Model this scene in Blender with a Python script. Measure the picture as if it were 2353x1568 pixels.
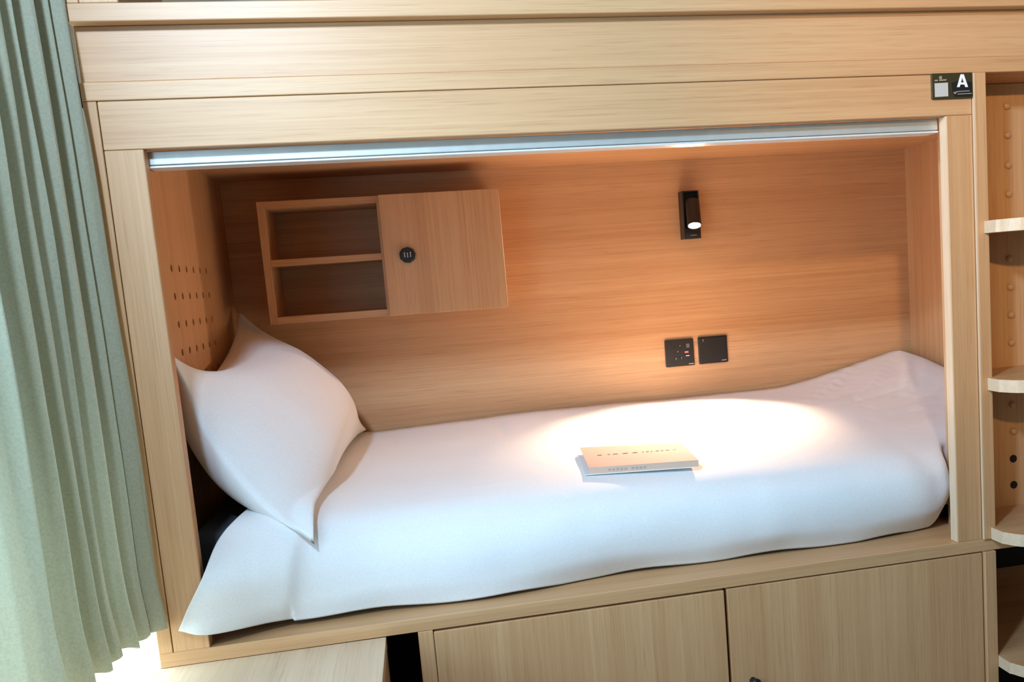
import bpy, bmesh, math, random
from mathutils import Vector, Matrix, noise

random.seed(7)
scene = bpy.context.scene
for o in list(bpy.data.objects):
    bpy.data.objects.remove(o, do_unlink=True)
COL = scene.collection

# ------------------------------------------------------------------ camera
# world frame: x along the bunk, y into the bunk, z up; origin = front edge of the bed deck at the left post
W_PX, H_PX = 2353.0, 1568.0
F_PX = 2236.57
cam_d = bpy.data.cameras.new('camera')
cam_d.sensor_fit = 'HORIZONTAL'
cam_d.sensor_width = 36.0
cam_d.lens = F_PX / W_PX * 36.0
cam_d.shift_x = -271.37 / W_PX
cam_d.shift_y = 137.2 / W_PX
cam_d.clip_start = 0.02
cam = bpy.data.objects.new('camera', cam_d)
COL.objects.link(cam)
R = ((0.9744086354, -0.2131948380, -0.0712444538),
     (-0.0973143634, -0.1143909368, -0.9886579936),
     (0.2026270610, 0.9702899951, -0.1322104366))
right, down, fwd = (Vector(r) for r in R)
m = Matrix.Identity(4)
for i in range(3):
    m[i][0], m[i][1], m[i][2] = right[i], -down[i], -fwd[i]
m.translation = (0.48103121, -1.78977823, 0.61035154)
cam.matrix_world = m
scene.camera = cam

# ------------------------------------------------------------------ world, lights, exposure
FLOOR_Z, CEIL_Z = -0.62, 1.66
world = bpy.data.worlds.new('world')
scene.world = world
world.use_nodes = True
world.node_tree.nodes['Background'].inputs[0].default_value = (0.72, 0.86, 1.0, 1)
world.node_tree.nodes['Background'].inputs[1].default_value = 0.25


def area(name, loc, target, sx, sy, power, color, spread=180):
    d = bpy.data.lights.new(name, 'AREA')
    d.shape = 'RECTANGLE'
    d.size, d.size_y = sx, sy
    d.energy, d.color = power, color
    d.spread = math.radians(spread)
    o = bpy.data.objects.new(name, d)
    COL.objects.link(o)
    o.location = loc
    o.rotation_euler = (Vector(target) - Vector(loc)).to_track_quat('-Z', 'Y').to_euler()
    return o


# daylight through the window in the left wall
area('window_daylight', (-0.40, -0.98, 0.90), (1.0, -0.78, 0.86), 2.0, 1.36, 52, (0.46, 0.74, 1.0))
area('window_daylight_low', (-0.40, 0.0, 0.20), (1.0, 0.0, 0.10), 1.3, 0.40, 24, (0.62, 0.88, 1.0))
# warm ceiling spotlight of the room, behind the camera, turned to the ladder end of the bunk
sl = bpy.data.lights.new('unseen_spot', 'SPOT')
sl.energy, sl.color = 160, (1.0, 0.64, 0.30)
sl.spot_size, sl.spot_blend, sl.shadow_soft_size = math.radians(38), 1.0, 0.035
slo = bpy.data.objects.new('unseen_spot', sl)
COL.objects.link(slo)
slo.location = (0.45, -2.55, 1.46)
slo.rotation_euler = (Vector((1.86, 0, 0.92)) - slo.location).to_track_quat('-Z', 'Y').to_euler()

# added cool fill spot, no real lamp, brightening the upper bunk front
s2 = bpy.data.lights.new('unseen_spot', 'SPOT')
s2.energy, s2.color = 165, (0.56, 0.80, 1.10)
s2.spot_size, s2.spot_blend, s2.shadow_soft_size = math.radians(106), 1.0, 0.08
s2o = bpy.data.objects.new('unseen_spot', s2)
COL.objects.link(s2o)
s2o.location = (0.0, -1.50, 1.57)
s2o.rotation_euler = (Vector((0.72, 0, 1.26)) - s2o.location).to_track_quat('-Z', 'Y').to_euler()

scene.view_settings.view_transform = 'Standard'
scene.view_settings.look = 'None'
scene.view_settings.use_curve_mapping = False
scene.view_settings.gamma = 1.0
scene.view_settings.exposure = 0.0


# ------------------------------------------------------------------ materials
def new_mat(name):
    mt = bpy.data.materials.new(name)
    mt.use_nodes = True
    nt = mt.node_tree
    b = nt.nodes['Principled BSDF']
    return mt, nt, b


def plain(name, col, rough=0.5, metal=0.0, spec=0.5, noise_scale=None, amt=0.06, bump=0.0):
    mt, nt, b = new_mat(name)
    b.inputs['Roughness'].default_value = rough
    b.inputs['Metallic'].default_value = metal
    b.inputs['Specular IOR Level'].default_value = spec
    b.inputs['Base Color'].default_value = (*col, 1)
    if noise_scale:
        tc = nt.nodes.new('ShaderNodeTexCoord')
        n = nt.nodes.new('ShaderNodeTexNoise')
        n.inputs['Scale'].default_value = noise_scale
        n.inputs['Detail'].default_value = 4
        nt.links.new(tc.outputs['Object'], n.inputs['Vector'])
        cr = nt.nodes.new('ShaderNodeValToRGB')
        cr.color_ramp.elements[0].color = (*[c * (1 - amt) for c in col], 1)
        cr.color_ramp.elements[1].color = (*[min(1, c * (1 + amt)) for c in col], 1)
        cr.color_ramp.elements[0].position, cr.color_ramp.elements[1].position = 0.3, 0.7
        nt.links.new(n.outputs['Fac'], cr.inputs['Fac'])
        nt.links.new(cr.outputs['Color'], b.inputs['Base Color'])
        if bump:
            bp = nt.nodes.new('ShaderNodeBump')
            bp.inputs['Strength'].default_value = bump
            bp.inputs['Distance'].default_value = 0.001
            nt.links.new(n.outputs['Fac'], bp.inputs['Height'])
            nt.links.new(bp.outputs['Normal'], b.inputs['Normal'])
    return mt


def wood(name, axis, light=(0.65, 0.375, 0.185), dark=(0.525, 0.27, 0.118), rough=0.42):
    """light oak laminate with the grain running along one axis"""
    mt, nt, b = new_mat(name)
    L = nt.links.new
    tc = nt.nodes.new('ShaderNodeTexCoord')
    oi = nt.nodes.new('ShaderNodeObjectInfo')
    add = nt.nodes.new('ShaderNodeVectorMath')
    add.operation = 'MULTIPLY_ADD'
    mul = nt.nodes.new('ShaderNodeMath')
    mul.operation = 'MULTIPLY'
    mul.inputs[1].default_value = 7.0
    L(oi.outputs['Random'], mul.inputs[0])
    add.inputs[1].default_value = (1, 1, 1)
    L(tc.outputs['Object'], add.inputs[0])
    L(mul.outputs[0], add.inputs[2])

    def layer(along, across, detail, dist=0.0, rgh=0.5):
        mp = nt.nodes.new('ShaderNodeMapping')
        s = [across] * 3
        s['XYZ'.index(axis)] = along
        mp.inputs['Scale'].default_value = s
        L(add.outputs[0], mp.inputs['Vector'])
        n = nt.nodes.new('ShaderNodeTexNoise')
        n.inputs['Scale'].default_value = 1.0
        n.inputs['Detail'].default_value = detail
        n.inputs['Roughness'].default_value = rgh
        n.inputs['Distortion'].default_value = dist
        L(mp.outputs['Vector'], n.inputs['Vector'])
        return n.outputs['Fac']

    band = layer(0.55, 24, 3, 0.3)
    fine = layer(1.6, 170, 3, 0.1, 0.65)
    pore = layer(9.0, 480, 2, 0.0, 0.5)

    def math_(op, a, c):
        q = nt.nodes.new('ShaderNodeMath')
        q.operation = op
        for k, v in enumerate((a, c)):
            if isinstance(v, (int, float)):
                q.inputs[k].default_value = v
            else:
                L(v, q.inputs[k])
        return q.outputs[0]

    f = math_('ADD', math_('MULTIPLY', band, 0.55), math_('MULTIPLY', fine, 0.45))
    cr = nt.nodes.new('ShaderNodeValToRGB')
    cr.color_ramp.elements[0].position, cr.color_ramp.elements[1].position = 0.34, 0.64
    cr.color_ramp.elements[0].color = (*dark, 1)
    cr.color_ramp.elements[1].color = (*light, 1)
    L(f, cr.inputs['Fac'])
    pr = nt.nodes.new('ShaderNodeValToRGB')
    pr.color_ramp.elements[0].position, pr.color_ramp.elements[1].position = 0.30, 0.44
    pr.color_ramp.elements[0].color = (0.80, 0.76, 0.72, 1)
    pr.color_ramp.elements[1].color = (1, 1, 1, 1)
    L(pore, pr.inputs['Fac'])
    mx = nt.nodes.new('ShaderNodeMix')
    mx.data_type = 'RGBA'
    mx.blend_type = 'MULTIPLY'
    mx.inputs['Factor'].default_value = 0.7
    L(cr.outputs['Color'], mx.inputs['A'])
    L(pr.outputs['Color'], mx.inputs['B'])
    L(mx.outputs['Result'], b.inputs['Base Color'])
    b.inputs['Roughness'].default_value = rough
    b.inputs['Specular IOR Level'].default_value = 0.45
    bp = nt.nodes.new('ShaderNodeBump')
    bp.inputs['Strength'].default_value = 0.12
    bp.inputs['Distance'].default_value = 0.0006
    L(fine, bp.inputs['Height'])
    L(bp.outputs['Normal'], b.inputs['Normal'])
    return mt


def cloth(name, col, transl=0.0, weave=900, rough=0.9):
    mt, nt, b = new_mat(name)
    L = nt.links.new
    tc = nt.nodes.new('ShaderNodeTexCoord')
    n = nt.nodes.new('ShaderNodeTexNoise')
    n.inputs['Scale'].default_value = weave
    n.inputs['Detail'].default_value = 3
    L(tc.outputs['Object'], n.inputs['Vector'])
    cr = nt.nodes.new('ShaderNodeValToRGB')
    cr.color_ramp.elements[0].position, cr.color_ramp.elements[1].position = 0.3, 0.7
    cr.color_ramp.elements[0].color = (*[c * 0.9 for c in col], 1)
    cr.color_ramp.elements[1].color = (*[min(1, c * 1.06) for c in col], 1)
    L(n.outputs['Fac'], cr.inputs['Fac'])
    L(cr.outputs['Color'], b.inputs['Base Color'])
    b.inputs['Roughness'].default_value = rough
    b.inputs['Specular IOR Level'].default_value = 0.15
    b.inputs['Sheen Weight'].default_value = 0.15
    if transl:
        out = nt.nodes['Material Output']
        tr = nt.nodes.new('ShaderNodeBsdfTranslucent')
        L(cr.outputs['Color'], tr.inputs['Color'])
        ms = nt.nodes.new('ShaderNodeMixShader')
        ms.inputs[0].default_value = transl
        L(b.outputs[0], ms.inputs[1])
        L(tr.outputs[0], ms.inputs[2])
        L(ms.outputs[0], out.inputs['Surface'])
    return mt


def emit(name, col, strength):
    mt, nt, b = new_mat(name)
    b.inputs['Base Color'].default_value = (*col, 1)
    b.inputs['Emission Color'].default_value = (*col, 1)
    b.inputs['Emission Strength'].default_value = strength
    return mt


WX, WY, WZ = wood('oak_along_x', 'X'), wood('oak_along_y', 'Y'), wood('oak_along_z', 'Z')
BAND = wood('edge_band_oak', 'X', (0.74, 0.56, 0.38), (0.64, 0.46, 0.30))
PALE_EDGE_Z = wood('pale_edge_oak_upright', 'Z', (0.74, 0.56, 0.38), (0.64, 0.46, 0.30))
WHITE_SHEET = cloth('white_cotton', (0.84, 0.825, 0.805), 0.0, 700)
CURTAIN = cloth('sage_curtain', (0.40, 0.385, 0.275), 0.17, 260)
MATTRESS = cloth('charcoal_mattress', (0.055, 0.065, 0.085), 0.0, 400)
BLACK = plain('black_plastic', (0.012, 0.011, 0.011), 0.38)
BLACK_METAL = plain('black_metal', (0.016, 0.014, 0.013), 0.35, 0.3)
DARKGREY = plain('dark_grey_plastic', (0.05, 0.048, 0.045), 0.45)
HOLE = plain('socket_hole', (0.003, 0.003, 0.003), 0.8)
ALU = plain('satin_aluminium', (0.54, 0.53, 0.48), 0.38, 0.35, noise_scale=40, amt=0.04)
ALU_LIGHT = plain('light_aluminium', (0.75, 0.76, 0.74), 0.35, 0.2)
PRINT = plain('pale_print', (0.62, 0.60, 0.55), 0.6)
PRINT_W = plain('white_print', (0.85, 0.84, 0.84), 0.55)
OLIVE = plain('dark_olive_plate', (0.042, 0.033, 0.012), 0.35)
WALLP = plain('warm_bounce_plaster', (0.47, 0.38, 0.28), 0.85, noise_scale=60, amt=0.02)  # unseen room walls, tinted tan to dim and warm their bounce light
VOID_SHADE = plain('void_shade_black', (0.004, 0.004, 0.005), 0.8)  # near-black colour standing in for deep shade under the bunk
PALE = wood('pale_oak', 'Y', (0.74, 0.56, 0.39), (0.64, 0.46, 0.30))
FLOORM = wood('floor_oak', 'Y', (0.5, 0.38, 0.26), (0.40, 0.29, 0.19), 0.5)
CARD = plain('peach_card', (0.62, 0.42, 0.31), 0.75, noise_scale=300, amt=0.03)
CARD_IN = plain('white_card', (0.80, 0.79, 0.77), 0.8)
INK = plain('grey_ink', (0.42, 0.31, 0.25), 0.8)
SCREW = plain('dowel_wood', (0.60, 0.37, 0.21), 0.38)
REDLED = emit('red_indicator', (1.0, 0.12, 0.12), 1.6)
LENS = emit('lit_lens', (1.0, 0.93, 0.80), 22.0)


# ------------------------------------------------------------------ builders
def link(o, parent=None):
    COL.objects.link(o)
    if parent is not None:
        o.parent = parent
    return o


def world_loc(o):
    v = Vector((0, 0, 0))
    while o is not None:
        v = v + o.location
        o = o.parent
    return v


def tag(o, label=None, cat=None, group=None, kind=None):
    for k, v in (('label', label), ('category', cat), ('group', group), ('kind', kind)):
        if v:
            o[k] = v
    return o


def thing(name, label, cat, loc, group=None):
    o = bpy.data.objects.new(name, None)
    o.empty_display_size = 0.05
    o.location = loc
    link(o)
    return tag(o, label, cat, group)


def obj(name, bm, mat, parent=None, smooth=False, loc=None):
    """one mesh object; the bmesh is in world coordinates"""
    base = Vector(loc) if loc is not None else Vector((0, 0, 0))
    off = world_loc(parent) + base if parent is not None else base
    bmesh.ops.translate(bm, verts=bm.verts, vec=-off)
    bmesh.ops.recalc_face_normals(bm, faces=bm.faces)
    me = bpy.data.meshes.new(name)
    bm.to_mesh(me)
    bm.free()
    for mt in (mat if isinstance(mat, (list, tuple)) else [mat]):
        me.materials.append(mt)
    if smooth:
        for p in me.polygons:
            p.use_smooth = True
    o = bpy.data.objects.new(name, me)
    o.location = base
    return link(o, parent)


def bm_box(x0, x1, y0, y1, z0, z1, bevel=0.0012, seg=1, bm=None):
    nb = bmesh.new()
    bmesh.ops.create_cube(nb, size=1.0)
    for v in nb.verts:
        v.co = Vector((x0 if v.co.x < 0 else x1, y0 if v.co.y < 0 else y1, z0 if v.co.z < 0 else z1))
    if bevel:
        bmesh.ops.bevel(nb, geom=list(nb.edges), offset=bevel, segments=seg, profile=0.5, affect='EDGES')
    if bm is None:
        return nb
    me = bpy.data.meshes.new('tmp')
    nb.to_mesh(me)
    nb.free()
    bm.from_mesh(me)
    bpy.data.meshes.remove(me)
    return bm


def box(name, x0, x1, y0, y1, z0, z1, mat, parent=None, bevel=0.0012, seg=1, loc=None):
    return obj(name, bm_box(x0, x1, y0, y1, z0, z1, bevel, seg), mat, parent, loc=loc)


def bm_prism(pts, d0, d1, axis='y', bevel=0.0, bm=None):
    """polygon in the plane across `axis`, extruded from d0 to d1; pts for y: (x,z), for z: (x,y), for x: (y,z)"""
    nb = bm or bmesh.new()
    mk = {'y': lambda p, d: (p[0], d, p[1]), 'z': lambda p, d: (p[0], p[1], d), 'x': lambda p, d: (d, p[0], p[1])}[axis]
    a = [nb.verts.new(mk(p, d0)) for p in pts]
    b = [nb.verts.new(mk(p, d1)) for p in pts]
    n = len(pts)
    f0 = nb.faces.new(a)
    f1 = nb.faces.new(b[::-1])
    for i in range(n):
        nb.faces.new((a[i], b[i], b[(i + 1) % n], a[(i + 1) % n]))
    if bevel:
        es = list({e for f in (f0, f1) for e in f.edges})
        bmesh.ops.bevel(nb, geom=es, offset=bevel, segments=2, profile=0.5, affect='EDGES')
    return nb


def bm_lathe(profile, center, axis, n=24, bm=None):
    """profile of (radius, distance along axis) turned round `axis` (a Vector) at center"""
    nb = bm or bmesh.new()
    ax = Vector(axis).normalized()
    u = ax.orthogonal().normalized()
    w = ax.cross(u)
    c = Vector(center)
    rings = []
    for r, d in profile:
        if r < 1e-6:
            rings.append([nb.verts.new(c + ax * d)])
        else:
            rings.append([nb.verts.new(c + ax * d + (u * math.cos(2 * math.pi * k / n) + w * math.sin(2 * math.pi * k / n)) * r)
                          for k in range(n)])
    for a, b in zip(rings, rings[1:]):
        for k in range(n):
            va = a[k % len(a)], a[(k + 1) % len(a)]
            vb = b[k % len(b)], b[(k + 1) % len(b)]
            vs = []
            for v in (va[0], va[1], vb[1], vb[0]):
                if v not in vs:
                    vs.append(v)
            if len(vs) >= 3:
                nb.faces.new(vs)
    return nb


def rounded_rect(x0, x1, z0, z1, r, n=4):
    pts = []
    for cx, cz, a0 in ((x1 - r, z1 - r, 0), (x0 + r, z1 - r, 90), (x0 + r, z0 + r, 180), (x1 - r, z0 + r, 270)):
        for k in range(n + 1):
            a = math.radians(a0 + 90 * k / n)
            pts.append((cx + r * math.cos(a), cz + r * math.sin(a)))
    return pts


def cr_interp(P, t):
    """Catmull-Rom through the vectors P at parameter t in [0, len(P)-1]"""
    n = len(P)
    i = min(max(int(math.floor(t)), 0), n - 2)
    f = t - i
    p1, p2 = P[i], P[i + 1]
    p0 = P[i - 1] if i > 0 else p1 * 2 - p2
    p3 = P[i + 2] if i + 2 < n else p2 * 2 - p1
    return 0.5 * ((2 * p1) + (p2 - p0) * f + (2 * p0 - 5 * p1 + 4 * p2 - p3) * f * f + (3 * p1 - p0 - 3 * p2 + p3) * f ** 3)


# ------------------------------------------------------------------ the room
def structure(o):
    o['kind'] = 'structure'
    return o


RX0, RX1, RY0, RY1 = -0.42, 2.60, -3.10, 1.06
structure(box('floor', RX0 - .1, RX1 + .1, RY0 - .1, RY1 + .1, FLOOR_Z - 0.05, FLOOR_Z, FLOORM, bevel=0))
structure(box('ceiling', RX0 - .1, RX1 + .1, RY0 - .1, RY1 + .1, CEIL_Z, CEIL_Z + 0.05, WALLP, bevel=0))
structure(box('wall_back', RX0 - .1, RX1 + .1, RY1, RY1 + 0.1, FLOOR_Z, CEIL_Z, WALLP, bevel=0))
structure(box('wall_right', RX1, RX1 + .1, RY0, RY1, FLOOR_Z, CEIL_Z, WALLP, bevel=0))
structure(box('wall_front', RX0 - .1, RX1 + .1, RY0 - .1, RY0, FLOOR_Z, CEIL_Z, WALLP, bevel=0))
WY0, WY1, WZ0, WZ1 = -2.02, 0.70, -0.02, 1.60
wl = bm_box(RX0 - .1, RX0, RY0, WY0, FLOOR_Z, CEIL_Z, 0)
bm_box(RX0 - .1, RX0, WY1, RY1, FLOOR_Z, CEIL_Z, 0, bm=wl)
bm_box(RX0 - .1, RX0, WY0, WY1, FLOOR_Z, WZ0, 0, bm=wl)
bm_box(RX0 - .1, RX0, WY0, WY1, WZ1, CEIL_Z, 0, bm=wl)
structure(obj('wall_left', wl, WALLP))
FRAME = plain('window_frame_paint', (0.7, 0.7, 0.68), 0.5)
wf = bm_box(RX0 - .08, RX0 - .03, WY0, WY0 + .05, WZ0, WZ1, 0.002)
for a in ((WY1 - .05, WY1, WZ0, WZ1), (WY0, WY1, WZ0, WZ0 + .05), (WY0, WY1, WZ1 - .05, WZ1),
          ((WY0 + WY1) / 2 - .025, (WY0 + WY1) / 2 + .025, WZ0, WZ1)):
    bm_box(RX0 - .08, RX0 - .03, *a, 0.002, bm=wf)
structure(obj('window_1', wf, FRAME))

# ------------------------------------------------------------------ lower bunk
W, LT, LB = 1.586, 0.9474, 0.868          # frame width, lintel top and bottom
D, XR, ZC = 1.0072, 1.9765, 0.9184        # back panel, right inner wall, inner ceiling
REC_Y = 0.125                              # back of the ladder recess
bunk = thing('bunk_bed', 'light oak built-in lower bunk bed with a framed front opening, lettered A', 'bunk bed', (0.8, 0.5, -0.026))
box('post', 0.0006, 0.061, 0, 0.0269, 0.0, LB - 0.0006, WZ, bunk)
box('post', 1.530, W, 0, 0.0269, 0.0, LB - 0.0006, WZ, bunk)
box('lintel', 0.0006, W, 0, 0.0269, LB, LT - 0.001, WX, bunk)
ep = bm_box(-0.0242, -0.0008, 0.0, 0.0275, 0.0, LT - 0.0005, 0.0012)
bm_box(-0.0242, -0.0172, 0.027, D + .01, 0.0, LT - 0.0005, 0, bm=ep)
obj('end_panel', ep, WZ, bunk)
box('top_rail', -0.0242, 2.071, -0.0015, 0.030, LT, 0.9772, WX, bunk)
box('deck_board', -0.0242, 2.0440, 0.0, D + .01, -0.0262, 0.0, WX, bunk)
box('back_panel', -0.017, XR + .012, D, D + .012, 0.0, ZC + .015, WX, bunk, bevel=0)
obj('canopy_panel', bm_prism([(-0.017, 0.030), (1.5870, 0.030), (1.5870, REC_Y + .015), (XR + .012, REC_Y + .015), (XR + .012, D), (-0.017, D)], ZC, ZC + .015, 'z'), WX, bunk)
box('foot_panel', XR, XR + .012, REC_Y + .015, D, 0.0, ZC, WZ, bunk, bevel=0)
box('partition', 1.5875, 1.6140, -0.0068, REC_Y + .012, 0.0006, LT - 0.0004, WZ, bunk)

box('pale_edge', 1.5293, 1.5299, 0.0008, 0.0262, 0.0008, LB - .0012, PALE_EDGE_Z, bunk, bevel=0)  # thin strip of paler oak on the post's left-facing side
box('pale_edge', 1.5866, 1.5874, -0.0066, -0.0002, 0.0008, LT - .0012, PALE_EDGE_Z, bunk, bevel=0)  # matching paler strip on the partition's left side
# perforated head panel: drilled grid with real bores
def perforated(y0, y1, z0, z1, holes, r, pitch_y, pitch_z, x_face, x_back, n=14):
    bm = bmesh.new()
    ys = sorted({h[0] for h in holes})
    zs = sorted({h[1] for h in holes})
    gy0, gy1 = ys[0] - pitch_y / 2, ys[-1] + pitch_y / 2
    gz0, gz1 = zs[0] - pitch_z / 2, zs[-1] + pitch_z / 2

    def quad(a, b, c, d):
        bm.faces.new([bm.verts.new((x_face, p[0], p[1])) for p in (a, b, c, d)])
    quad((y0, z0), (y1, z0), (y1, gz0), (y0, gz0))
    quad((y0, gz1), (y1, gz1), (y1, z1), (y0, z1))
    quad((y0, gz0), (gy0, gz0), (gy0, gz1), (y0, gz1))
    quad((gy1, gz0), (y1, gz0), (y1, gz1), (gy1, gz1))
    for hy, hz in holes:
        cy, cz = pitch_y / 2, pitch_z / 2
        ring, outer, deep = [], [], []
        for k in range(n):
            a = 2 * math.pi * (k + 0.5) / n
            c, s = math.cos(a), math.sin(a)
            ring.append(bm.verts.new((x_face, hy + r * c, hz + r * s)))
            deep.append(bm.verts.new((x_back, hy + r * c, hz + r * s)))
            t = min(cy / abs(c) if abs(c) > 1e-9 else 9, cz / abs(s) if abs(s) > 1e-9 else 9)
            outer.append((c * t, s * t))
        ov = [bm.verts.new((x_face, hy + p[0], hz + p[1])) for p in outer]
        for k in range(n):
            k2 = (k + 1) % n
            bm.faces.new((ring[k], ov[k], ov[k2], ring[k2]))
            bm.faces.new((ring[k], ring[k2], deep[k2], deep[k]))
        # corners of the cell
        for sy in (-1, 1):
            for sz in (-1, 1):
                corner = (sy * cy, sz * cz)
                cand = [k for k in range(n) if (outer[k][0] * sy > 0 and outer[k][1] * sz > 0)]
                for k in range(n):
                    k2 = (k + 1) % n
                    p, q = outer[k], outer[k2]
                    onv = lambda w: abs(abs(w[0]) - cy) < 1e-7 and w[0] * sy > 0
                    onh = lambda w: abs(abs(w[1]) - cz) < 1e-7 and w[1] * sz > 0
                    if (onv(p) and onh(q)) or (onh(p) and onv(q)):
                        bm.faces.new((ov[k], bm.verts.new((x_face, hy + corner[0], hz + corner[1])), ov[k2]))
    bmesh.ops.remove_doubles(bm, verts=bm.verts, dist=1e-6)
    return bm


HY = [0.3575 + 0.0672 * k for k in range(6)]
HZ = [0.6815 - 0.0573 * k for k in range(6)]
holes = [(y, z) for z in HZ for y in HY]
hp = perforated(0.0278, D, 0.0, ZC, holes, 0.0077, 0.0672, 0.0573, 0.0, -0.0165)
obj('head_panel', hp, WZ, bunk)['label'] = 'perforated oak head panel with a grid of round holes'

# roller blind in the opening
blind = thing('roller_blind', 'slim grey aluminium roller blind rail under the top of the bunk opening', 'blind', (0.79, 0.05, 0.855))
box('rail_cover', 0.058, 1.5285, 0.0300, 0.072, 0.8445, 0.8675, ALU, blind, 0.0015, 2)
box('bottom_bar', 0.058, 1.5285, 0.0285, 0.074, 0.8395, 0.8432, ALU_LIGHT, blind, 0.001, 2)
box('end_cap', 0.0545, 0.0580, 0.0310, 0.073, 0.8400, 0.8675, DARKGREY, blind, 0.0005)
box('end_cap', 1.5285, 1.5298, 0.0310, 0.073, 0.8400, 0.8675, DARKGREY, blind, 0.0003)

# ------------------------------------------------------------------ upper bunk
upper = thing('upper_bunk', 'pale oak underside front of the upper bunk with projecting ledge', 'bunk bed', (0.8, 0.3, 0.9775))
box('front_panel', -0.0215, 2.071, 0.0050, 0.024, 0.9778, 1.0665, WX, upper)
box('ledge', -0.0225, 2.071, -0.0225, 0.60, 1.0668, 1.0955, WX, upper)
box('post', 0.0, 0.058, -0.021, 0.004, 1.0958, 1.55, WZ, upper)
box('end_panel', -0.0225, -0.0008, -0.021, 0.60, 1.0958, 1.55, WZ, upper)

# ------------------------------------------------------------------ ladder shelves in the recess on the right
lad = thing('shelf_ladder', 'oak step shelves with rounded corners in the recess right of the bunk opening', 'shelf', (1.75, 0.06, FLOOR_Z))
box('back_panel', 1.6142, 2.07, REC_Y, REC_Y + .014, 0.0, LT - .001, WZ, lad, bevel=0)
box('side_panel', 2.0450, 2.0710, -0.0068, REC_Y + .012, FLOOR_Z + .002, LT - .001, WZ, lad)
box('top_panel', 1.6142, 2.0448, 0.0302, REC_Y + .014, LT + .0002, LT + .012, WX, lad, bevel=0)
box('recess_shade_back', 1.6142, 2.0448, 0.50, 0.514, FLOOR_Z + .002, -0.0265, VOID_SHADE, lad, bevel=0)  # shade of the lower recess painted as a black sheet


def shelf_pts(x0, x1, yb, yf, r=0.055):
    pts = [(x0, yb), (x0, yf + r * 0.9)]
    for k in range(1, 9):
        a = math.radians(90 * k / 8)
        pts.append((x0 + 0.004 + r - r * math.cos(a), yf + r - r * math.sin(a)))
    pts += [(x1, yf), (x1, yb)]
    return pts


for zt, zb, x0 in ((0.6585, 0.6334, 1.603), (0.3413, 0.3151, 1.603), (0.0262, 0.0004, 1.603), (-0.2567, -0.2815, 1.6136)):
    front = shelf_pts(x0, 2.06, -0.0072, -0.096)
    bm = bm_prism(front, zb, zt, 'z', 0.0012)
    yb = REC_Y - .0005 if zt > 0 else 0.4995
    bm_box(1.6143, 2.0448, -0.0075, yb, zb, zt, 0, bm=bm)
    sh = obj('shelf', bm, WX, lad)
    outer = [(x0 - .0006, -0.0072)] + shelf_pts(x0 - .0006, 2.06, -0.0072, -0.0968)[1:-1]
    inner = front[1:-1]
    bb = bmesh.new()
    o_ = [(bb.verts.new((p[0], p[1], zb + .0006)), bb.verts.new((p[0], p[1], zt - .0006))) for p in outer]
    for p, q_ in zip(o_, o_[1:]):
        bb.faces.new((p[0], q_[0], q_[1], p[1]))
    i_ = [(bb.verts.new((p[0], p[1], zb + .0006)), bb.verts.new((p[0], p[1], zt - .0006))) for p in [(x0, -0.0072)] + inner]
    for p, q_ in zip(i_, i_[1:]):
        bb.faces.new((p[1], q_[1], q_[0], p[0]))
    for k in (0, 1):
        for a_, b_ in zip(range(len(o_) - 1), range(1, len(o_))):
            bb.faces.new((o_[a_][k], o_[b_][k], i_[b_][k], i_[a_][k]))
    obj('pale_edge', bb, BAND, sh)

PEG_X = 1.7445
for zc in (0.9002, 0.8395, 0.7765, 0.7158, 0.5771, 0.5157, 0.4549, 0.3936, 0.2562, 0.1955):
    prof = [(0.0078, 0.0), (0.0078, -0.002)] + [(0.0078 * math.cos(math.radians(a)), -0.002 - 0.0055 * math.sin(math.radians(a))) for a in (15, 30, 45, 60, 75, 90)]
    obj('peg', bm_lathe(prof, (PEG_X, REC_Y, zc), (0, 1, 0), 16), SCREW, lad, True)
for zc in (0.1332, 0.0735):
    prof = [(0.0088, 0.0), (0.0088, -0.0008), (0.0, -0.0008)]
    obj('peg_hole', bm_lathe(prof, (PEG_X, REC_Y, zc), (0, 1, 0), 18), HOLE, lad)

# ------------------------------------------------------------------ storage cabinet under the bunk
sc_ = thing('storage_cabinet', 'oak two-door storage cabinet under the bunk deck', 'cabinet', (1.0, 0.3, FLOOR_Z))
CT, CB = -0.0268, FLOOR_Z + .004
box('stile', 0.4212, 0.4490, 0.0005, 0.02, CB, CT, WZ, sc_)
box('side_panel', 0.4215, 0.4395, 0.0202, 0.55, CB, CT, WZ, sc_, bevel=0)
box('carcass_back', 0.44, 1.587, 0.55, 0.565, CB, CT, WZ, sc_, bevel=0)
d1 = box('door', 0.4500, 1.0172, 0.0010, 0.0195, CB + .06, -0.0305, WZ, sc_, 0.0018, 2)
d2 = box('door', 1.0230, 1.5855, 0.0010, 0.0195, CB + .06, -0.0290, WZ, sc_, 0.0018, 2)
box('recess_shade_back', 0.3400, 0.4214, 0.30, 0.314, CB, CT, VOID_SHADE, sc_, bevel=0)  # black sheet painted in for shade between platform and cabinet
box('plinth', 0.45, 1.5855, 0.03, 0.045, CB, CB + .058, WX, sc_)
box('side_panel', 1.5878, 1.6140, -0.0062, 0.55, CB, CT, WZ, sc_)
for dd, kx, kz in ((d1, 0.979, -0.228), (d2, 1.0662, -0.226)):
    prof = [(0.007, 0.001), (0.0055, -0.004), (0.0055, -0.012), (0.010, -0.015), (0.0115, -0.019), (0.0105, -0.023), (0.006, -0.0255), (0, -0.026)]
    obj('knob', bm_lathe(prof, (kx, 0.0, kz), (0, 1, 0), 20), BLACK_METAL, dd, True)

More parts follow.
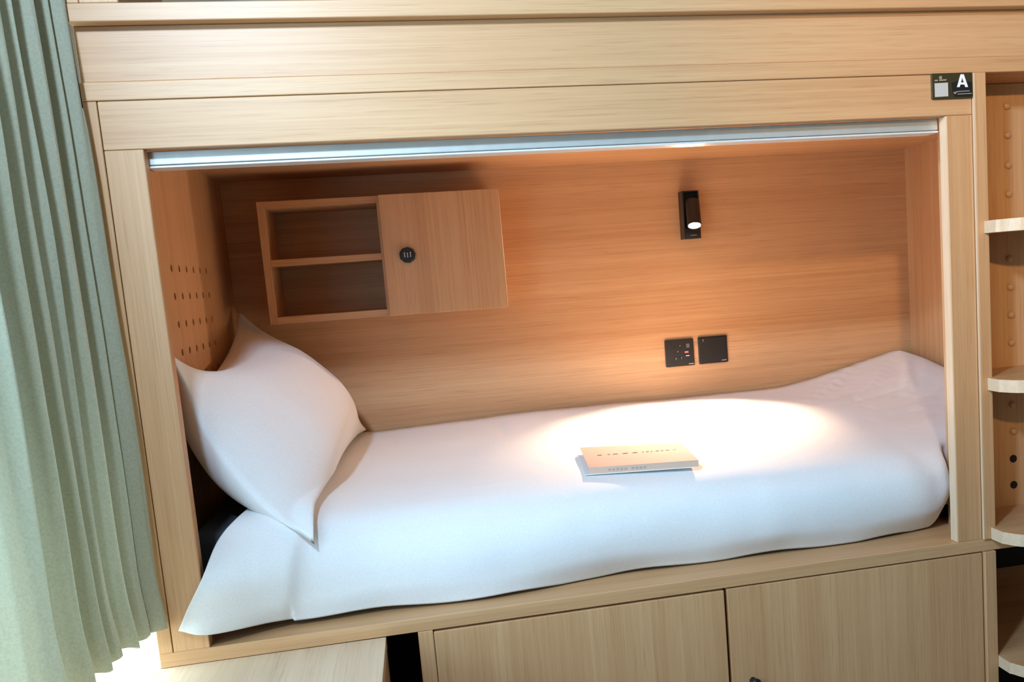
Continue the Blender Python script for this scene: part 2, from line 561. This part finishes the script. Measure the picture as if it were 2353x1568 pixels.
# oak platform in front of the bunk, below the curtain
bench = thing('step_platform', 'low pale oak platform under the curtain in front of the bunk', 'platform', (0.0, -0.3, FLOOR_Z))
obj('platform_top', bm_prism([(RX0 + .004, -0.62), (0.3640, -0.62), (0.3640, 0.0008), (-0.0262, 0.0008), (-0.0262, 1.05), (RX0 + .004, 1.05)], -0.0485, -0.0268, 'z', 0.001), PALE, bench)
box('side_panel', 0.3440, 0.3630, -0.615, 0.0008, FLOOR_Z + .002, -0.0487, WZ, bench, 0.0008)
box('front_panel', RX0 + .004, 0.3435, -0.615, -0.597, FLOOR_Z + .002, -0.0487, WX, bench, 0.0008)

# ------------------------------------------------------------------ wall cabinet inside the bunk
wc = thing('wall_cabinet', 'small oak wall cabinet with two open cubbies and a locked door', 'cabinet', (0.41, 0.9, 0.539))
cx0, cx1, cz0, cz1, cyf, th = 0.113, 0.7115, 0.5388, 0.8445, 0.807, 0.018
box('side_board', cx0, cx0 + th, cyf, D - .0005, cz0, cz1, WZ, wc, 0.0008)
box('side_board', cx1 - th, cx1, cyf, D - .0005, cz0, cz1, WZ, wc, 0.0008)
box('top_board', cx0 + th, cx1 - th, cyf, D - .0005, cz1 - th, cz1, WX, wc, 0.0008)
box('bottom_board', cx0 + th, cx1 - th, cyf, D - .0005, cz0, cz0 + th, WX, wc, 0.0008)
box('divider', 0.402, 0.402 + th, cyf, D - .012, cz0 + th, cz1 - th, WZ, wc, 0.0008)
box('shelf', cx0 + th, 0.402, cyf, D - .012, 0.6835, 0.7000, WX, wc, 0.0008)
box('back_board', cx0 + th, cx1 - th, D - .012, D - .0008, cz0 + th, cz1 - th, WX, wc, 0)
door = box('door', 0.4085, cx1 + .0005, cyf - .0185, cyf - .0003, cz0 - .0003, cz1 + .0003, WZ, wc, 0.0010)
ly = cyf - .0185
prof = [(0.0205, 0.0), (0.0205, -0.009), (0.0175, -0.013), (0.0, -0.013)]
lock = obj('combination_lock', bm_lathe(prof, (0.4668, ly, 0.6900), (0, 1, 0), 9), BLACK, wc)
lock['label'] = 'black combination lock with three number dials'
for k, dx in enumerate((-0.0068, 0.0005, 0.0078)):
    c = Vector((0.4668 + dx, ly - 0.0112, 0.6905))
    dl = obj('dial', bm_lathe([(0.0, -0.0022), (0.0052, -0.0022), (0.0052, 0.0022), (0.0, 0.0022)], c, (1, 0, 0), 16), BLACK, lock, False)
marks = bmesh.new()
for dx, rows in ((-0.0068, (0.0045, 0.0, -0.0045)), (0.0005, (0.0035, -0.001, -0.005)), (0.0078, (0.005, 0.0005, -0.004))):
    for dz in rows:
        cx, cz = 0.4668 + dx, 0.6905 + dz
        bm_box(cx - .0013, cx + .0013, ly - .0168, ly - .0160, cz - .0012, cz + .0012, 0, bm=marks)
obj('numeral', marks, PRINT_W, lock)['kind'] = 'stuff'

# ------------------------------------------------------------------ reading lamp
lamp = thing('reading_lamp', 'black wall reading lamp, switched on, on the bunk back panel', 'lamp', (1.276, D - .002, 0.757))
bx0, bx1, bz0, bz1, by = 1.2515, 1.3010, 0.6893, 0.8258, 0.962
lb = bm_box(bx0, bx0 + .004, by, D - .0003, bz0, bz1, 0.0006)          # open tray: sides, back, ends
bm_box(bx1 - .004, bx1, by, D - .0003, bz0, bz1, 0.0006, bm=lb)
bm_box(bx0 + .004, bx1 - .004, by, D - .0003, bz1 - .004, bz1, 0.0006, bm=lb)
bm_box(bx0 + .004, bx1 - .004, by, D - .0003, bz0, bz0 + .030, 0.0006, bm=lb)
bm_box(bx0 + .004, bx1 - .004, by + .030, D - .0003, bz0 + .03, bz1 - .004, 0, bm=lb)
obj('base', lb, BLACK, lamp)
# swivelling barrel: rounded top, tilted out of the tray
ax = Vector((-0.10, -0.44, -0.90)).normalized()
top = Vector((1.2805, by + 0.000, 0.798))
hr, hl = 0.0205, 0.083
prof = [(0.0, 0.0), (hr * .80, 0.0), (hr * .95, 0.002), (hr, 0.005), (hr, hl), (hr * .90, hl), (hr * .86, hl - .004), (0, hl - .004)]
obj('barrel', bm_lathe(prof, top, ax, 32), BLACK, lamp, False)
obj('lens', bm_lathe([(0, hl - .0015), (hr * .85, hl - .0015), (hr * .85, hl - .0035), (0, hl - .0035)], top, ax, 28), LENS, lamp)
lt = bmesh.new()
for k in range(6):
    bm_box(1.270 + k * .0030, 1.2722 + k * .0030, by - .0004, by + .0004, 0.6975, 0.7000 + .0006 * (k % 2), 0, bm=lt)
q = obj('lettering', lt, plain('lamp_print', (0.16, 0.15, 0.14), 0.6), lamp)
q['kind'] = 'stuff'
sp = bpy.data.lights.new('reading_lamp_beam', 'SPOT')
sp.energy, sp.color = 128, (1.0, 0.69, 0.47)
sp.spot_size, sp.spot_blend = math.radians(70), 1.0
sp.shadow_soft_size = 0.017
spo = bpy.data.objects.new('beam', sp)
spo.location = top + ax * (hl + .004) - world_loc(lamp)
spo.rotation_euler = Vector((-0.14, -0.31, -0.52)).to_track_quat('-Z', 'Y').to_euler()
link(spo, lamp)
sp2 = bpy.data.lights.new('reading_lamp_spill', 'SPOT')
sp2.energy, sp2.color = 20, (1.0, 0.74, 0.55)
sp2.spot_size, sp2.spot_blend, sp2.shadow_soft_size = math.radians(104), 1.0, 0.017
spo2 = bpy.data.objects.new('spill', sp2)
spo2.location = spo.location
spo2.rotation_euler = Vector((-0.80, -0.62, -0.30)).to_track_quat('-Z', 'Y').to_euler()
link(spo2, lamp)

# ------------------------------------------------------------------ socket and switch plates
def plate(name, label, cat, x0, x1, z0, z1):
    t = thing(name, label, cat, ((x0 + x1) / 2, D, (z0 + z1) / 2))
    obj('plate', bm_prism(rounded_rect(x0, x1, z0, z1, 0.003), D - .0085, D - .0003, 'y', 0.0012), BLACK, t)
    return t


so = plate('power_socket', 'black power socket with a red indicator and charging ports', 'socket', 1.1808, 1.2682, 0.3182, 0.3982)
fy = D - .0087


def slot(p, name, cx, cz, w, h, mat=HOLE, rot=0.0, t=0.0005):
    bm = bm_box(-w / 2, w / 2, -t, t, -h / 2, h / 2, 0)
    bmesh.ops.rotate(bm, verts=bm.verts, cent=(0, 0, 0), matrix=Matrix.Rotation(rot, 3, 'Y'))
    bmesh.ops.translate(bm, verts=bm.verts, vec=(cx, fy, cz))
    return obj(name, bm, mat, p)


for cx, cz, w, h, rt in ((1.2085, 0.3765, .0022, .008, .1), (1.2245, 0.3775, .0022, .008, -.35),
                         (1.2085, 0.344, .0022, .009, .75), (1.2245, 0.344, .0022, .009, -.75), (1.2165, 0.361, .0026, .010, 0)):
    slot(so, 'pin_hole', cx, cz, w, h, HOLE, rt)
for cx, cz, w, h, rt in ((1.2180, 0.3625, .0012, .0045, .25), (1.2256, 0.3790, .0010, .004, .35), (1.2285, 0.3425, .0010, .004, .1), (1.2110, 0.3420, .0010, .0055, -.3)):
    slot(so, 'contact', cx, cz, w, h, PRINT, rt, .0007)
slot(so, 'rocker', 1.2500, 0.3775, .0100, .0120, plain('grey_rocker', (0.11, 0.10, 0.085), 0.5), 0, .001)
slot(so, 'indicator', 1.2450, 0.3590, .0105, .0040, REDLED, 0, .0009)
slot(so, 'charging_port', 1.2475, 0.3485, .0130, .0052, HOLE, 0, .0006)
slot(so, 'port_tongue', 1.2475, 0.3480, .0110, .0022, PRINT_W, 0, .0010)
for k in range(5):
    pass
lt = bmesh.new()
for k in range(6):
    bm_box(1.2500 + k * .0026, 1.2520 + k * .0026, fy - .0005, fy, 0.3222, 0.3245, 0, bm=lt)
obj('lettering', lt, PRINT, so)['kind'] = 'stuff'
sw = plate('light_switch', 'plain black light switch plate beside the power socket', 'switch', 1.2832, 1.3725, 0.3186, 0.3990)
obj('rocker', bm_prism(rounded_rect(1.2868, 1.3690, 0.3222, 0.3955, 0.002), D - .0100, D - .0084, 'y', 0.0006), BLACK, sw)
fy = D - .0101
slot(sw, 'indicator', 1.2975, 0.3890, .0012, .0075, PRINT, 0, .0003)
lt = bmesh.new()
for k in range(6):
    bm_box(1.3520 + k * .0025, 1.3540 + k * .0025, fy - .0003, fy + .0003, 0.3245, 0.3262, 0, bm=lt)
obj('lettering', lt, PRINT, sw)['kind'] = 'stuff'

# ------------------------------------------------------------------ bed sign on the lintel
sg = thing('bed_sign', 'small black bed sign with a white letter A on the bunk corner', 'sign', (1.5415, -0.001, 0.923))
sx0, sx1, sz0, sz1 = 1.4978, 1.5862, 0.8988, 0.9476
obj('plate', bm_prism(rounded_rect(sx0, sx1, sz0, sz1, 0.0028), -0.0048, -0.0002, 'y', 0.0008), OLIVE, sg)
sy = -0.0050


def sgx(px, pz):            # sign-local millimetres from its lower-left corner
    return (sx0 + px * .001, sz0 + pz * .001)


def sgn_poly(name, pts, mat, y=sy, t=.0004):
    return obj(name, bm_prism([sgx(*p) for p in pts], y - t, y + .0004, 'y'), mat, sg)


sgn_poly('dark_field', [(42, 30), (56, 33.5), (87, 31), (87, 3), (49, 3), (44, 11)], BLACK, sy, .0002)
A = bmesh.new()
for pts in ([(53.5, 21.5), (59.5, 21.5), (65.55, 39.5), (65.55, 45.5), (62.2, 45.5)],
            [(65.55, 39.5), (71.6, 21.0), (77.6, 21.0), (68.9, 45.5), (65.55, 45.5)],
            [(61.08, 26.2), (69.90, 26.0), (68.66, 30.0), (62.35, 30.2)]):
    bm_prism([sgx(*p) for p in pts], sy - .0008, sy + .0003, 'y', bm=A)
obj('letter', A, PRINT_W, sg)['label'] = 'white letter A'
obj('emblem', bm_lathe([(0, -.0006), (0.0034, -.0006), (0.0034, .0003), (0, .0003)], (*[sgx(19.0, 40.5)[0]], sy, sgx(19.0, 40.5)[1]), (0, 1, 0), 14),
    plain('dull_print', (0.28, 0.23, 0.15), 0.6), sg)
tx = bmesh.new()
for k, (a, b) in enumerate(((6.5, 8.0), (8.6, 10.0), (10.8, 13.0), (16.5, 18.0), (18.7, 20.4), (21.0, 22.4), (23.1, 24.7), (25.3, 26.6), (27.3, 29.4), (30.0, 31.4))):
    z = 34.2 + (a - 6) * .03
    bm_prism([sgx(a, z), sgx(b, z), sgx(b, z + 2.2 + .3 * (k % 2)), sgx(a, z + 2.2)], sy - .0005, sy + .0003, 'y', bm=tx)
o = obj('lettering', tx, plain('sign_small_print', (0.42, 0.36, 0.24), 0.6), sg)
o['kind'] = 'stuff'
sgn_poly('label_patch', [(6.0, 4.2), (34.5, 4.8), (34.5, 30.8), (6.0, 30.2)], plain('grey_label', (0.52, 0.50, 0.47), 0.6))
for a, b, z in ((55, 81, 12.6), (55, 85.5, 7.6)):
    sgn_poly('underline', [(a, z), (b, z + .4), (b, z + 1.8), (a, z + 1.4)], plain('underline_print', (0.33, 0.30, 0.26), 0.6))
sgn_poly('underline', [(45, 11.5), (49, 8.0), (55, 12.6), (55, 14.0), (50, 13.0)], plain('underline_print', (0.26, 0.23, 0.18), 0.6))

# ------------------------------------------------------------------ mattress
def mattress():
    pts = [(0.012, 0.13), (1.560, 0.13), (1.562, 0.215), (1.965, 0.215), (1.965, D - .006), (0.012, D - .006)]
    bm = bm_prism(pts, 0.0008, 0.172, 'z')
    es = [e for e in bm.edges]
    bmesh.ops.bevel(bm, geom=es, offset=0.022, segments=4, profile=0.5, affect='EDGES', clamp_overlap=True)
    return bm


mt_ = mattress()
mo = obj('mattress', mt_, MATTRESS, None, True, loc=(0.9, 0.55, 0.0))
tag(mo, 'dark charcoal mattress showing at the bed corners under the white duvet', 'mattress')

# ------------------------------------------------------------------ duvet
V = Vector
cols = [
    # back, m1, m2, s1, s2, s3, s4, hem
    [V((.17, .990, .197)), V((.16, .62, .197)), V((.135, .32, .203)), V((.118, .110, .210)), V((.086, .052, .180)), V((.064, -.0085, .128)), V((.036, -.0135, .080)), V((.0165, -.014, .0425))],
    [V((.21, .990, .202)), V((.20, .62, .200)), V((.185, .32, .206)), V((.172, .110, .213)), V((.136, .036, .172)), V((.106, -.0085, .120)), V((.082, -.0125, .072)), V((.066, -.0135, .0275))],
    [V((.25, .992, .214)), V((.25, .62, .204)), V((.24, .32, .206)), V((.228, .115, .207)), V((.210, .046, .166)), V((.195, .020, .115)), V((.183, .024, .062)), V((.170, .040, .0180))],
    [V((.30, .996, .2175)), V((.30, .62, .206)), V((.295, .32, .202)), V((.290, .135, .192)), V((.285, .070, .158)), V((.278, .046, .110)), V((.268, .046, .056)), V((.255, .058, .0120))],
    [V((.57, .998, .2230)), V((.57, .62, .210)), V((.57, .32, .202)), V((.575, .140, .190)), V((.578, .072, .156)), V((.580, .044, .107)), V((.580, .042, .052)), V((.580, .054, .0060))],
    [V((.81, .998, .2300)), V((.81, .62, .210)), V((.82, .32, .200)), V((.830, .145, .188)), V((.835, .078, .155)), V((.836, .056, .107)), V((.836, .062, .052)), V((.836, .092, .0050))],
    [V((1.13, .998, .2270)), V((1.13, .62, .212)), V((1.14, .32, .200)), V((1.150, .145, .186)), V((1.155, .078, .153)), V((1.160, .054, .106)), V((1.160, .056, .052)), V((1.160, .084, .0055))],
    [V((1.40, .998, .2270)), V((1.40, .64, .214)), V((1.41, .33, .201)), V((1.420, .150, .184)), V((1.425, .084, .150)), V((1.430, .064, .104)), V((1.430, .068, .052)), V((1.425, .098, .0045))],
    [V((1.52, .998, .2293)), V((1.51, .66, .220)), V((1.51, .36, .204)), V((1.512, .170, .182)), V((1.518, .100, .148)), V((1.525, .078, .102)), V((1.525, .082, .052)), V((1.530, .118, .0050))],
    [V((1.60, .998, .2400)), V((1.58, .68, .226)), V((1.58, .40, .208)), V((1.578, .205, .186)), V((1.570, .118, .152)), V((1.571, .094, .108)), V((1.570, .098, .076)), V((1.566, .112, .0520))],
    [V((1.69, .998, .2576)), V((1.67, .70, .236)), V((1.66, .46, .212)), V((1.650, .240, .192)), V((1.612, .175, .158)), V((1.592, .160, .110)), V((1.590, .160, .070)), V((1.590, .160, .0400))],
    [V((1.84, .998, .2920)), V((1.82, .74, .262)), V((1.80, .50, .220)), V((1.78, .250, .192)), V((1.76, .170, .158)), V((1.75, .146, .110)), V((1.75, .146, .070)), V((1.75, .147, .0400))],
    [V((1.925, .998, .3055)), V((1.92, .80, .282)), V((1.91, .52, .225)), V((1.91, .250, .192)), V((1.91, .170, .158)), V((1.91, .146, .110)), V((1.91, .146, .070)), V((1.91, .147, .0400))],
    [V((1.966, .990, .2800)), V((1.968, .80, .266)), V((1.966, .52, .210)), V((1.966, .250, .185)), V((1.966, .170, .152)), V((1.966, .146, .110)), V((1.966, .146, .070)), V((1.966, .147, .0400))],
]


def seg_dist(px, py, ax_, ay, bx, by_):
    dx, dy = bx - ax_, by_ - ay
    t = max(0, min(1, ((px - ax_) * dx + (py - ay) * dy) / (dx * dx + dy * dy)))
    return math.hypot(px - ax_ - t * dx, py - ay - t * dy), t


CREASES = [((0.62, 0.98), (0.66, 0.50), .004), ((0.66, 0.50), (0.74, 0.22), .004), ((0.74, 0.22), (0.45, 0.16), .003),
           ((1.88, .95), (1.62, .62), .009), ((1.93, .75), (1.60, .52), .010), ((1.78, .99), (1.50, .70), .009),
           ((1.95, .62), (1.55, .40), .008), ((1.90, .88), (1.74, .60), .008),
           ((1.82, .70), (1.45, .60), .007), ((1.93, .45), (1.60, .30), .006)]


def duvet():
    bm = bmesh.new()
    nu, nv = 200, 84
    nc, nr = len(cols), len(cols[0])
    grid = []
    for i in range(nu + 1):
        tu = i / nu * (nc - 1)
        prof = [cr_interp([c[r] for c in cols], tu) for r in range(nr)]
        line = []
        for j in range(nv + 1):
            # denser towards the front drop
            tv = (j / nv) ** 0.85 * (nr - 1)
            p = cr_interp(prof, tv)
            top = max(0.0, min(1.0, (p.y - 0.10) / 0.15))
            n1 = noise.noise(V((p.x * 5.5, p.y * 6.5, p.z * 5)))
            n2 = noise.noise(V((p.x * 16 + 3, p.y * 13, p.z * 14)))
            foot = max(0.0, min(1.0, (p.x - 1.35) / 0.4))
            dz = 0.0035 * n1 + 0.0012 * n2
            p.z += dz * top
            p.y += (0.0045 * n1 + 0.0016 * n2) * (1 - top) * (0.35 if p.x < .15 else 1.0)
            for (a, b, h) in CREASES:
                dd, t = seg_dist(p.x, p.y, a[0], a[1], b[0], b[1])
                amp = h * math.sin(math.pi * min(max(t, .08), .92))
                p.z += amp * math.exp(-(dd / .009) ** 2) * top - 0.55 * amp * math.exp(-((dd - .020) / .013) ** 2) * top
            # hem ripple
            if tv > nr - 2 and p.x > .2:
                p.z += 0.0025 * math.sin(p.x * 23) * (tv - nr + 2)
                p.y += 0.004 * math.sin(p.x * 17 + 1) * (tv - nr + 2)
            p.z = max(p.z, 0.0035)
            p.y = min(p.y, D - .004)
            p.x = min(p.x, XR - .004)
            line.append(bm.verts.new(p))
        grid.append(line)
    for i in range(nu):
        for j in range(nv):
            bm.faces.new((grid[i][j], grid[i + 1][j], grid[i + 1][j + 1], grid[i][j + 1]))
    return bm


du = obj('duvet', duvet(), WHITE_SHEET, None, True, loc=(0.9, 0.5, 0.17))
tag(du, 'white cotton duvet spread over the mattress and hanging over its front edge', 'duvet')
# keep the thickness inside (towards the mattress)
so_ = du.modifiers.new('thickness', 'SOLIDIFY')
so_.thickness, so_.offset = 0.003, -1.0

# ------------------------------------------------------------------ pillow
def rest_z(y):
    tt = max(0.0, min(1.0, (y - .020) / .10))
    return 0.152 + 0.058 * tt * (2 - tt)


def pillow_surface(a, b):
    """a: 0 front edge .. 1 back edge, b: 0 bottom .. 1 top; returns (centre point, half thickness front, back, normal)"""
    A = V((0.046, 0.095, 0.517)); B = V((0.020, 0.945, 0.571))
    Cc = V((0.254, 0.026, 0.158)); Dd = V((0.303, 0.960, 0.231))
    p = (Cc * (1 - a) + Dd * a) * (1 - b) + (A * (1 - a) + B * a) * b
    ea, eb = 4 * a * (1 - a), 4 * b * (1 - b)
    # pointed empty corners
    ear = max(0.0, abs(2 * a - 1) - .82) / .18 * max(0.0, abs(2 * b - 1) - .74) / .26
    mid = (A + B + Cc + Dd) / 4
    p += (p - mid).normalized() * (0.003 if a < .5 and b < .5 else 0.018) * ear
    # edges between corners draw in as the filling swells
    p += V((0.010, -0.02, -0.085)) * ea * max(0.0, (b - .42) / .58) ** 2.0       # top edge sags
    p += V((-0.045, 0.045, -0.022)) * eb * (1 - a) ** 2.2                          # front edge slumps inwards
    p += V((-0.02, 0.0, 0.018)) * ea * (1 - b) ** 2                               # bottom edge tucks under
    p += V((0.02, -0.035, 0.0)) * eb * a ** 3
    p.z = max(p.z, rest_z(p.y) + 0.002)
    nrm = V((0.86, -0.10, 0.50)).normalized()
    f = (1 - abs(2 * a - 1) ** 2.6) ** 0.86 * (1 - abs(2 * b - 1) ** 2.6) ** 0.80
    f *= 1.0 - 0.22 * (b - 0.5) * 2
    return p, 0.102 * f, 0.135 * f, nrm


def pillow():
    bm = bmesh.new()
    n = 56
    fr, bk = [], []
    for i in range(n + 1):
        lf, lb = [], []
        for j in range(n + 1):
            a = 0.5 - 0.5 * math.cos(math.pi * i / n)
            b = 0.5 - 0.5 * math.cos(math.pi * j / n)
            a = 0.5 * a + 0.5 * i / n
            b = 0.5 * b + 0.5 * j / n
            p, tf, tb, nrm = pillow_surface(a, b)
            w = noise.noise(V((a * 3.2, b * 3.0, 1.7))) * .007 + noise.noise(V((a * 9, b * 5, 4.7))) * .0022
            edge = min(1.0, 6 * min(a, 1 - a, b, 1 - b))
            q1 = p + nrm * (tf + w * edge + 0.0015 * min(1, edge * 4))
            q2 = p + V((-0.82, -0.42, -0.30)).normalized() * (tb + 0.0015 * min(1, edge * 4))
            q2.x = max(q2.x, 0.0025 + 0.0004 * math.sin(i))
            q1.x = max(q1.x, 0.006)
            q2.z = max(q2.z, rest_z(q2.y))
            q1.z = max(q1.z, rest_z(q1.y) + 0.0005)
            q1.y, q2.y = min(q1.y, D - .006), min(q2.y, D - .006)
            lf.append(q1)
            lb.append(q2)
        fr.append(lf)
        bk.append(lb)
    vf = [[bm.verts.new(p) for p in l] for l in fr]
    vb = [[bm.verts.new(p) if 0 < i < n and 0 < j < n else vf[i][j] for j, p in enumerate(l)] for i, l in enumerate(bk)]
    for i in range(n):
        for j in range(n):
            bm.faces.new((vf[i][j], vf[i + 1][j], vf[i + 1][j + 1], vf[i][j + 1]))
            bm.faces.new((vb[i][j], vb[i][j + 1], vb[i + 1][j + 1], vb[i + 1][j]))
    return bm


pl = obj('pillow', pillow(), WHITE_SHEET, None, True, loc=(0.15, 0.5, 0.21))
tag(pl, 'plump white pillow leaning on the perforated head panel', 'pillow')

# ------------------------------------------------------------------ booklet on the bed
bk_ = thing('folded_leaflet', 'peach coloured folded leaflet lying on the duvet under the lamp', 'leaflet', (0.91, 0.25, 0.205))
q = [V((.809, .376, .2195)), V((1.027, .300, .2195)), V((1.0175, .130, .2105)), V((.794, .178, .2105))]
low = V((0, 0, -0.0136))


def slab(quad, t, dn=None):
    bm = bmesh.new()
    a = [bm.verts.new(p) for p in quad]
    b = [bm.verts.new(p + V((0, 0, -t))) for p in quad]
    bm.faces.new(a)
    bm.faces.new(b[::-1])
    for i in range(4):
        bm.faces.new((a[i], b[i], b[(i + 1) % 4], a[(i + 1) % 4]))
    return bm


obj('cover', slab(q, 0.0014), CARD, bk_)
obj('lower_leaf', slab([p + low + V((-.008, 0, 0)) for p in q], 0.0014), CARD_IN, bk_)
obj('spine', slab([q[3] + V((0, .0016, -.0012)), q[2] + V((0, .0016, -.0012)), q[2] + V((0, 0.0, -.0012)), q[3] + V((0, 0.0, -.0012))], 0.0126), CARD, bk_)
tx = bmesh.new()
ux = (q[2] - q[3]).normalized()
uy = (q[0] - q[3]).normalized()
for k, (s, w) in enumerate(((.030, .010), (.052, .006), (.064, .011), (.085, .012), (.107, .011), (.128, .004), (.137, .006), (.147, .004), (.158, .007), (.169, .006), (.180, .008), (.196, .006))):
    o0 = q[3] + ux * s + uy * 0.105 + V((0, 0, .0003))
    pts = [o0, o0 + ux * w, o0 + ux * w + uy * .006, o0 + uy * .006]
    pts = [V((p.x, p.y, q[3].z + 0.108 / (q[0] - q[3]).length * 0.0095 + .0008)) for p in pts]
    a = [tx.verts.new(p) for p in pts]
    tx.faces.new(a)
for k in range(9):
    s = .040 + k * .0085 + (.006 if k > 4 else 0)
    o0 = q[3] + ux * s + V((0, -.0004, -.0095))
    a = [tx.verts.new(p) for p in (o0, o0 + ux * .0055, o0 + ux * .0055 + V((0, 0, .0045)), o0 + V((0, 0, .0045)))]
    tx.faces.new(a)
obj('lettering', tx, INK, bk_)['kind'] = 'stuff'

# ------------------------------------------------------------------ curtain at the window
def curtain():
    peaks = [(-0.004, -0.028), (-0.026, -0.046), (-0.031, -0.098), (-0.043, -0.146), (-0.050, -0.186), (-0.056, -0.246), (-0.060, -0.322)]
    path = [V((-0.11, -0.012, 0)), V((-0.050, -0.010, 0)), V((-0.014, -0.012, 0))]
    for i, (x, y) in enumerate(peaks):
        last = i + 1 == len(peaks)
        nx, ny = (x, y - .07) if last else peaks[i + 1]
        path.append(V((x, y, 0)))
        path.append(V((x - 0.020, y - 0.011, 0)))
        if not last:
            path.append(V((min(x, nx) - 0.085, y * .5 + ny * .5, 0)))
            path.append(V((nx - 0.026, ny + 0.012, 0)))
    path += [V((-0.092, -0.352, 0)), V((-0.125, -0.362, 0)), V((-0.165, -0.392, 0)), V((-0.215, -0.398, 0)), V((-0.27, -0.43, 0)), V((-0.33, -0.44, 0))]
    n = 7 * (len(path) - 1)
    zs = [0.052 + 0.014 * k for k in range(8)] + [0.17 + (1.62 - 0.17) * k / 40 for k in range(41)]
    bm = bmesh.new()
    rows = []
    for z in zs:
        row = []
        for k in range(n + 1):
            t = k / n * (len(path) - 1)
            p = cr_interp(path, t)
            h = (z - 0.05) / 1.5
            wob = 0.006 * noise.noise(V((t * 0.9, z * 1.6, 2.0))) + .004 * noise.noise(V((t * 2.1, z * 3.5, 5.0)))
            flare = 0.008 * math.exp(-((z - 0.05) / .07) ** 2)
            x = p.x + wob + flare * (1 if p.x > -0.07 else -0.3) - 0.010 * h - 0.006 * max(0.0, min(1.0, (z - .45) / .65)) ** 2
            y = min(p.y + 0.006 * noise.noise(V((t * 0.8 + 9, z * 1.5, 7.0))), -0.0075)
            if y > -0.03 and z > .93:
                y = min(y, -0.030)
            row.append(bm.verts.new((min(x, -0.004 if z > .9 else 0.004), y, z + 0.004 * math.sin(t * 2.2) * math.exp(-((z - .05) / .1) ** 2))))
        rows.append(row)
    for a, b in zip(rows, rows[1:]):
        for k in range(n):
            bm.faces.new((a[k], a[k + 1], b[k + 1], b[k]))
    return bm


cu = obj('curtain', curtain(), CURTAIN, None, True, loc=(-0.09, -0.35, 0.052))
tag(cu, 'sage green window curtain gathered in deep folds left of the bunk', 'curtain')
